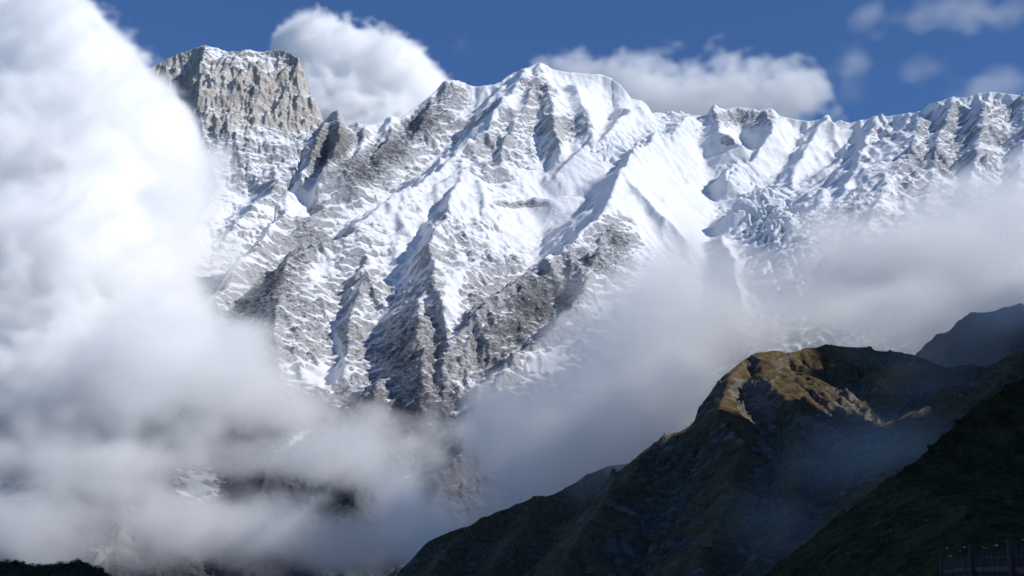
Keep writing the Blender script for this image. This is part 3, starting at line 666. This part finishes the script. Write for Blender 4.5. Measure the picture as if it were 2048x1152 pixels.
# bushes massed on the knoll at the bottom left
knoll, knollH, knoll_ob = build_hill('hill', 25, at(100, 1128, 700), (-420, -40, -160, 90), 1.2,
    [(-700, 1120, 700), (-200, 1118, 700), (0, 1124, 700), (30, 1122, 700), (60, 1129, 700), (100, 1134, 700), (130, 1128, 700), (165, 1124, 700), (182, 1132, 695), (200, 1137, 690), (214, 1146, 685), (225, 1156, 680), (250, 1190, 670), (300, 1260, 650), (420, 1400, 620)],
    [(100, 1130, 700), (100, 1180, 640), (100, 1300, 560)], [([(130, 1128, 2), (120, 1180, 4)], .2, .2)], -2, 6, near_mat, near_rock, lambda s, PX, PY: np.zeros_like(PX), warp=3, er=0, L=10, behind=80, tsharp=2)
def build_scrub():
    r = np.random.RandomState(9); X, Y, Z = knoll.world(knollH); PX, PY = project(X, Y, Z)
    ok = np.where(((knoll.V < knoll.SV + 14) & (knoll.V > knoll.SV - 60) & (PX > -60) & (PX < 240)).ravel())[0]
    pick = r.choice(ok, 620, replace=False); V_, F_, n = [], [], 0
    for i in pick:
        c = np.array((X.flat[i], Y.flat[i], Z.flat[i])); R_ = r.uniform(1.1, 2.6); m = 90
        d = r.randn(m, 3); d /= np.linalg.norm(d, axis=1)[:, None]; d[:, 2] = np.abs(d[:, 2]) * .9 + .0
        p = c + d * R_ * r.uniform(.55, 1.05, (m, 1)) * (1, 1, 1.1); s_ = r.uniform(.18, .42, (m, 1))
        t1 = r.randn(m, 3); t1 /= np.linalg.norm(t1, axis=1)[:, None]; t2 = np.cross(d, t1)
        q = np.stack([p - t1 * s_, p + t2 * s_ * .7, p + t1 * s_, p - t2 * s_ * .7], 1).reshape(-1, 3); V_.append(q); F_ += [(n + 4 * k, n + 4 * k + 1, n + 4 * k + 2, n + 4 * k + 3) for k in range(m)]; n += 4 * m
    o = mesh_obj('scrub', np.concatenate(V_), F_, simple_mat('scrub_leaves', (.022, .030, .012), (.075, .085, .035), .8, .02))
    tag(o, 'dense dark green scrub covering the knoll at the bottom left corner', 'scrub', kind='stuff')
build_scrub()
print('foreground', time.time() - T0)

# ------------------------------------------------------------------ clouds: density grids worked out once, drawn as real volumes
def up3(shape, cell, r):
    ws = []
    for n, c in zip(shape, cell if isinstance(cell, (tuple, list)) else (cell,) * 3):
        x = np.arange(n) / c + r.rand(); i = x.astype(int); f = x - i; m = i.max() + 4; W = np.zeros((n, m), 'f'); k = np.arange(n)
        W[k, i] = (1 - f) ** 3 / 6; W[k, i + 1] = (3 * f ** 3 - 6 * f ** 2 + 4) / 6; W[k, i + 2] = (-3 * f ** 3 + 3 * f ** 2 + 3 * f + 1) / 6; W[k, i + 3] = f ** 3 / 6
        ws.append(W)
    G = r.randn(*[W.shape[1] for W in ws]).astype('f')
    G = np.tensordot(ws[0], G, (1, 0)); G = np.tensordot(G, ws[2], (2, 1)); G = np.einsum('bj,ajc->abc', ws[1], G, optimize=True)
    return G * 2.2
def cloud(name, voxel, blobs, extinction, thresh=.35, sharp=1.2, nz=((600, .16, 0), (260, .10, 0), (120, .07, 1), (55, .04, 1)), seed=1, label=None, pad=1.35, zmin=20, aniso=0., floor_fade=None):
    r = np.random.RandomState(seed); bl = []
    for b in blobs:
        px, py, Y, rx, ry, rz = b[:6]; w_ = b[6] if len(b) > 6 else 1.; th = R(b[7]) if len(b) > 7 else 0
        c = at(px, py, Y); k = np.linalg.norm(c) / FPX
        bl.append((c, np.array((rx * k, rz, ry * k)), w_, th))
    lo = np.min([c - r_ * pad for c, r_, *_ in bl], 0); hi = np.max([c + r_ * pad for c, r_, *_ in bl], 0); lo[2] = max(lo[2], zmin)
    n = np.maximum(((hi - lo) / voxel).astype(int) + 1, 4); hi = lo + (n - 1) * voxel
    ax = [(lo[i] + np.arange(n[i]) * voxel).astype('f') for i in range(3)]
    F = np.zeros(n, 'f')
    for c, rr, w_, th in bl:
        sl = []
        m_ = rr.max() if th else 0
        for i in range(3):
            e = max(rr[i], m_ if i != 1 else 0) * 1.9
            a, b = np.searchsorted(ax[i], [c[i] - e, c[i] + e]); sl.append(slice(a, b))
        x = ax[0][sl[0]][:, None, None] - c[0]; y = ax[1][sl[1]][None, :, None] - c[1]; z = ax[2][sl[2]][None, None, :] - c[2]
        if th: x, z = x * math.cos(th) + z * math.sin(th), -x * math.sin(th) + z * math.cos(th)
        F[tuple(sl)] += w_ * np.exp(-1.3 * ((x / rr[0]) ** 2 + (y / rr[1]) ** 2 + (z / rr[2]) ** 2))
    gate = np.clip(F / .2, 0, 1)
    for size, amp, kind in nz:
        if size < voxel * 1.5: continue
        q = up3(n, (size / voxel, size / voxel, size / voxel * .75), r)
        F += gate * (amp * (q if kind == 0 else (np.abs(q) * 1.5 - .6) * -1.))
    D = np.clip((F - thresh) * sharp, 0, 1)
    for i in range(3):
        for e in (0, -1):
            k = [slice(None)] * 3; k[i] = e; D[tuple(k)] = 0
    print(name, n, n.prod(), round(float((D > 0).mean()), 2), round(time.time() - T0, 1))
    me = bpy.data.meshes.new(name); me.vertices.add(int(n.prod())); a = me.attributes.new('d', 'FLOAT', 'POINT'); a.data.foreach_set('value', D.astype('f').ravel())
    ob = bpy.data.objects.new(name, me); C.objects.link(ob)
    mt = bpy.data.materials.new('cloud_' + str(seed)); mt.use_nodes = True; nt = mt.node_tree; nt.nodes.clear()
    o = nt.nodes.new('ShaderNodeOutputMaterial'); pv = nt.nodes.new('ShaderNodeVolumePrincipled'); pv.inputs['Density'].default_value = extinction
    pv.inputs['Color'].default_value = (1, 1, 1, 1); pv.inputs['Anisotropy'].default_value = aniso; nt.links.new(pv.outputs[0], o.inputs['Volume'])
    ng = bpy.data.node_groups.new('grid', 'GeometryNodeTree')
    ng.interface.new_socket('Geometry', in_out='INPUT', socket_type='NodeSocketGeometry'); ng.interface.new_socket('Geometry', in_out='OUTPUT', socket_type='NodeSocketGeometry')
    N = ng.nodes.new; K = ng.links.new
    gi = N('NodeGroupInput'); go = N('NodeGroupOutput'); vc = N('GeometryNodeVolumeCube'); vc.inputs['Min'].default_value = lo; vc.inputs['Max'].default_value = hi
    for t_, v in zip('XYZ', n): vc.inputs['Resolution ' + t_].default_value = int(v)
    pos = N('GeometryNodeInputPosition'); prev = pos.outputs[0]
    for op, val in (('SUBTRACT', lo), ('MULTIPLY', np.full(3, 1 / voxel)), ('ADD', np.full(3, .5)), ('FLOOR', None)):
        m = N('ShaderNodeVectorMath'); m.operation = op; K(prev, m.inputs[0]); prev = m.outputs[0]
        if val is not None: m.inputs[1].default_value = val
    m = N('ShaderNodeVectorMath'); m.operation = 'DOT_PRODUCT'; m.inputs[1].default_value = (int(n[1] * n[2]), int(n[2]), 1); K(prev, m.inputs[0])
    si = N('GeometryNodeSampleIndex'); si.data_type = 'FLOAT'; si.domain = 'POINT'; si.clamp = True
    na = N('GeometryNodeInputNamedAttribute'); na.data_type = 'FLOAT'; na.inputs[0].default_value = 'd'
    K(gi.outputs[0], si.inputs['Geometry']); K(na.outputs[0], si.inputs['Value']); K(m.outputs['Value'], si.inputs['Index']); K(si.outputs[0], vc.inputs['Density'])
    sm = N('GeometryNodeSetMaterial'); sm.inputs['Material'].default_value = mt; K(vc.outputs[0], sm.inputs[0]); K(sm.outputs[0], go.inputs[0])
    md = ob.modifiers.new('grid', 'NODES'); md.node_group = ng; me.materials.append(mt)
    ob['kind'] = 'stuff'; ob['label'] = label; ob['category'] = 'cloud'
    return ob

if CLOUDS:
    cloud('cloud_bank', 13, [
        (10, 60, 4700, 80, 80, 350), (150, 80, 4700, 65, 75, 350), (90, 170, 4700, 160, 150, 450), (205, 150, 4700, 60, 70, 350), (245, 230, 4700, 90, 95, 350), (300, 275, 4600, 70, 75, 300), (350, 275, 4550, 42, 55, 220),
        (60, 380, 4600, 240, 200, 600), (220, 370, 4600, 120, 150, 450), (40, 620, 4450, 280, 230, 600), (190, 560, 4400, 120, 180, 450), (280, 330, 4500, 80, 90, 250, .7), (60, 850, 4200, 280, 110, 450, .9), (250, 760, 4200, 170, 110, 400)],
        .020, thresh=.34, sharp=3., seed=3, label='towering white cloud over the left of the photograph', nz=((700, .10, 0), (320, .12, 1), (150, .17, 1), (75, .15, 1), (38, .11, 1), (22, .06, 0)))
    cloud('cloud_veil', 15, [
        (330, 560, 4150, 75, 210, 260, .7), (370, 420, 4500, 50, 120, 200, .55), (405, 330, 4550, 55, 90, 150, .45), (420, 500, 4500, 70, 80, 150, .5), (600, 930, 3500, 130, 40, 180, .7), (430, 700, 4050, 150, 100, 260), (500, 690, 4050, 60, 80, 200, .8), (500, 790, 3950, 160, 80, 260), (330, 840, 3900, 260, 100, 300), (120, 960, 3700, 280, 80, 300, .9), (640, 840, 3800, 90, 55, 200, .75),
        (780, 855, 3750, 160, 55, 200, .9), (1010, 830, 3500, 130, 55, 200, .85), (800, 1000, 3400, 70, 70, 160, .6), (480, 560, 4600, 60, 60, 120, .42), (700, 1090, 3300, 120, 45, 200, .7), (560, 1060, 3300, 140, 70, 250, 1.2), (330, 1050, 3400, 140, 60, 250, 1.), (60, 1070, 3300, 170, 80, 250, 1.), (200, 930, 3600, 200, 45, 200, .7), (690, 930, 3500, 120, 60, 200, .75), (930, 890, 3500, 180, 75, 200, .95),
        (660, 1120, 3300, 80, 40, 200, .8), (860, 1060, 3200, 80, 60, 200, .8), (1000, 790, 3600, 90, 30, 160, .6)],
        .0085, thresh=.27, sharp=1.3, seed=5, label='thin grey cloud drifting over the lower rock slopes left of centre', nz=((500, .12, 0), (240, .22, 0), (110, .24, 0), (55, .20, 0), (27, .12, 0)))
    cloud('cloud_bank', 15, [
        (1330, 610, 3000, 170, 60, 300), (1450, 670, 3000, 150, 70, 300), (1260, 700, 3000, 150, 100, 350), (1180, 830, 2950, 160, 100, 300), (1350, 780, 2900, 120, 90, 250), (1070, 930, 2900, 150, 75, 250, .95), (970, 1020, 2850, 110, 60, 220, .95), (1230, 920, 2850, 110, 60, 220),
        (1620, 640, 3000, 170, 70, 300, 1.), (1780, 630, 3100, 160, 80, 300, 1.), (1350, 510, 3300, 80, 60, 220, .55), (880, 1090, 2850, 80, 50, 200, .7), (1000, 830, 3000, 90, 50, 200, .5)],
        .0085, thresh=.24, sharp=1.1, seed=8, label='pale cloud lying behind the brown hill', nz=((500, .12, 0), (240, .18, 0), (110, .19, 0), (55, .16, 0), (27, .10, 0)))
    cloud('cloud_bank', 16, [
        (1990, 460, 4000, 150, 90, 350), (1850, 530, 3900, 170, 100, 350), (1980, 590, 3900, 200, 90, 400), (1740, 570, 3900, 140, 100, 300, .9), (1650, 460, 4200, 80, 80, 250, .5), (2100, 420, 4000, 100, 90, 300), (1780, 440, 4200, 90, 50, 250, .6), (1930, 370, 4300, 90, 35, 200, .4)],
        .007, thresh=.25, sharp=1.0, seed=11, label='grey cloud against the lower right of the snowy ridge', nz=((500, .12, 0), (240, .19, 0), (110, .20, 0), (55, .16, 0), (27, .10, 0)))
    cloud('cloud', 22, [
        (600, 115, 9200, 60, 50, 500), (650, 115, 9200, 70, 55, 500), (700, 160, 9200, 90, 80, 600), (780, 160, 9200, 75, 60, 500), (840, 185, 9200, 60, 50, 500), (730, 230, 9200, 120, 60, 600), (620, 200, 9200, 100, 90, 600), (880, 220, 9200, 60, 50, 400), (720, 320, 9200, 190, 110, 600), (860, 320, 9200, 120, 90, 500), (620, 320, 9200, 110, 80, 500)],
        .018, thresh=.36, sharp=4.5, seed=13, label='white cumulus cloud behind the snowy left peak', nz=((500, .08, 0), (280, .13, 1), (140, .17, 1), (70, .15, 1), (38, .10, 1)))
    cloud('cloud', 18, [
        (960, 155, 9600, 45, 30, 400, .8), (1130, 140, 9600, 90, 35, 400, .8), (1050, 165, 9600, 50, 30, 400, .6), (1220, 160, 9600, 90, 45, 500, .8), (1320, 160, 9600, 80, 50, 500, .8), (1435, 140, 9600, 50, 40, 400, .85), (1510, 150, 9600, 50, 40, 400, .85), (1590, 180, 9600, 50, 50, 400, .9), (1360, 215, 9600, 130, 40, 500, .9), (1550, 225, 9600, 100, 35, 500, .9), (1290, 225, 9600, 80, 40, 500, .9), (1460, 260, 9600, 180, 40, 500, .9)],
        .0055, thresh=.53, sharp=1.9, seed=17, label='ragged thin cloud over the saddle right of the summit', nz=((600, .11, 0), (280, .22, 0), (130, .24, 0), (65, .18, 0), (36, .12, 0)))
    cloud('cloud', 24, [
        (1715, 120, 9800, 45, 75, 400, .62, 15), (1690, 150, 9800, 50, 40, 400, .5), (1745, 35, 9800, 40, 35, 300, .65), (1940, 15, 9800, 120, 28, 400, .7), (1850, 25, 9800, 90, 22, 400, .5), (1990, 165, 9800, 80, 30, 400, .75), (1860, 130, 9800, 60, 30, 400, .45), (930, 100, 9800, 40, 12, 300, .4), (2040, 190, 9800, 80, 30, 400, .8)],
        .0020, thresh=.33, sharp=1.2, seed=19, label='faint wisps of high cloud at the upper right', nz=((600, .18, 0), (280, .22, 0), (130, .20, 0), (70, .14, 0)))
    cloud('mist', 20, [
        (2060, 610, 2650, 110, 35, 160, .8), (1850, 700, 2350, 110, 50, 160, .7), (1990, 735, 2300, 150, 28, 160, .8), (1800, 735, 1800, 170, 40, 120, .6), (1850, 800, 1700, 130, 60, 120, .55), (1770, 920, 1200, 180, 100, 130, .6), (1600, 1060, 1000, 170, 90, 130, .55), (1950, 650, 2600, 150, 75, 140, .8), (2040, 600, 2700, 100, 50, 140, .7), (1410, 790, 1780, 50, 70, 90, .5), (1180, 960, 2080, 90, 45, 90, .6), (1300, 890, 2000, 70, 35, 90, .5)],
        .0046, thresh=.20, sharp=1.0, seed=23, label='thin mist clinging to the top of the brown hill', nz=((300, .13, 0), (140, .14, 0), (60, .13, 0), (34, .08, 0)), zmin=60)
print('clouds', time.time() - T0)
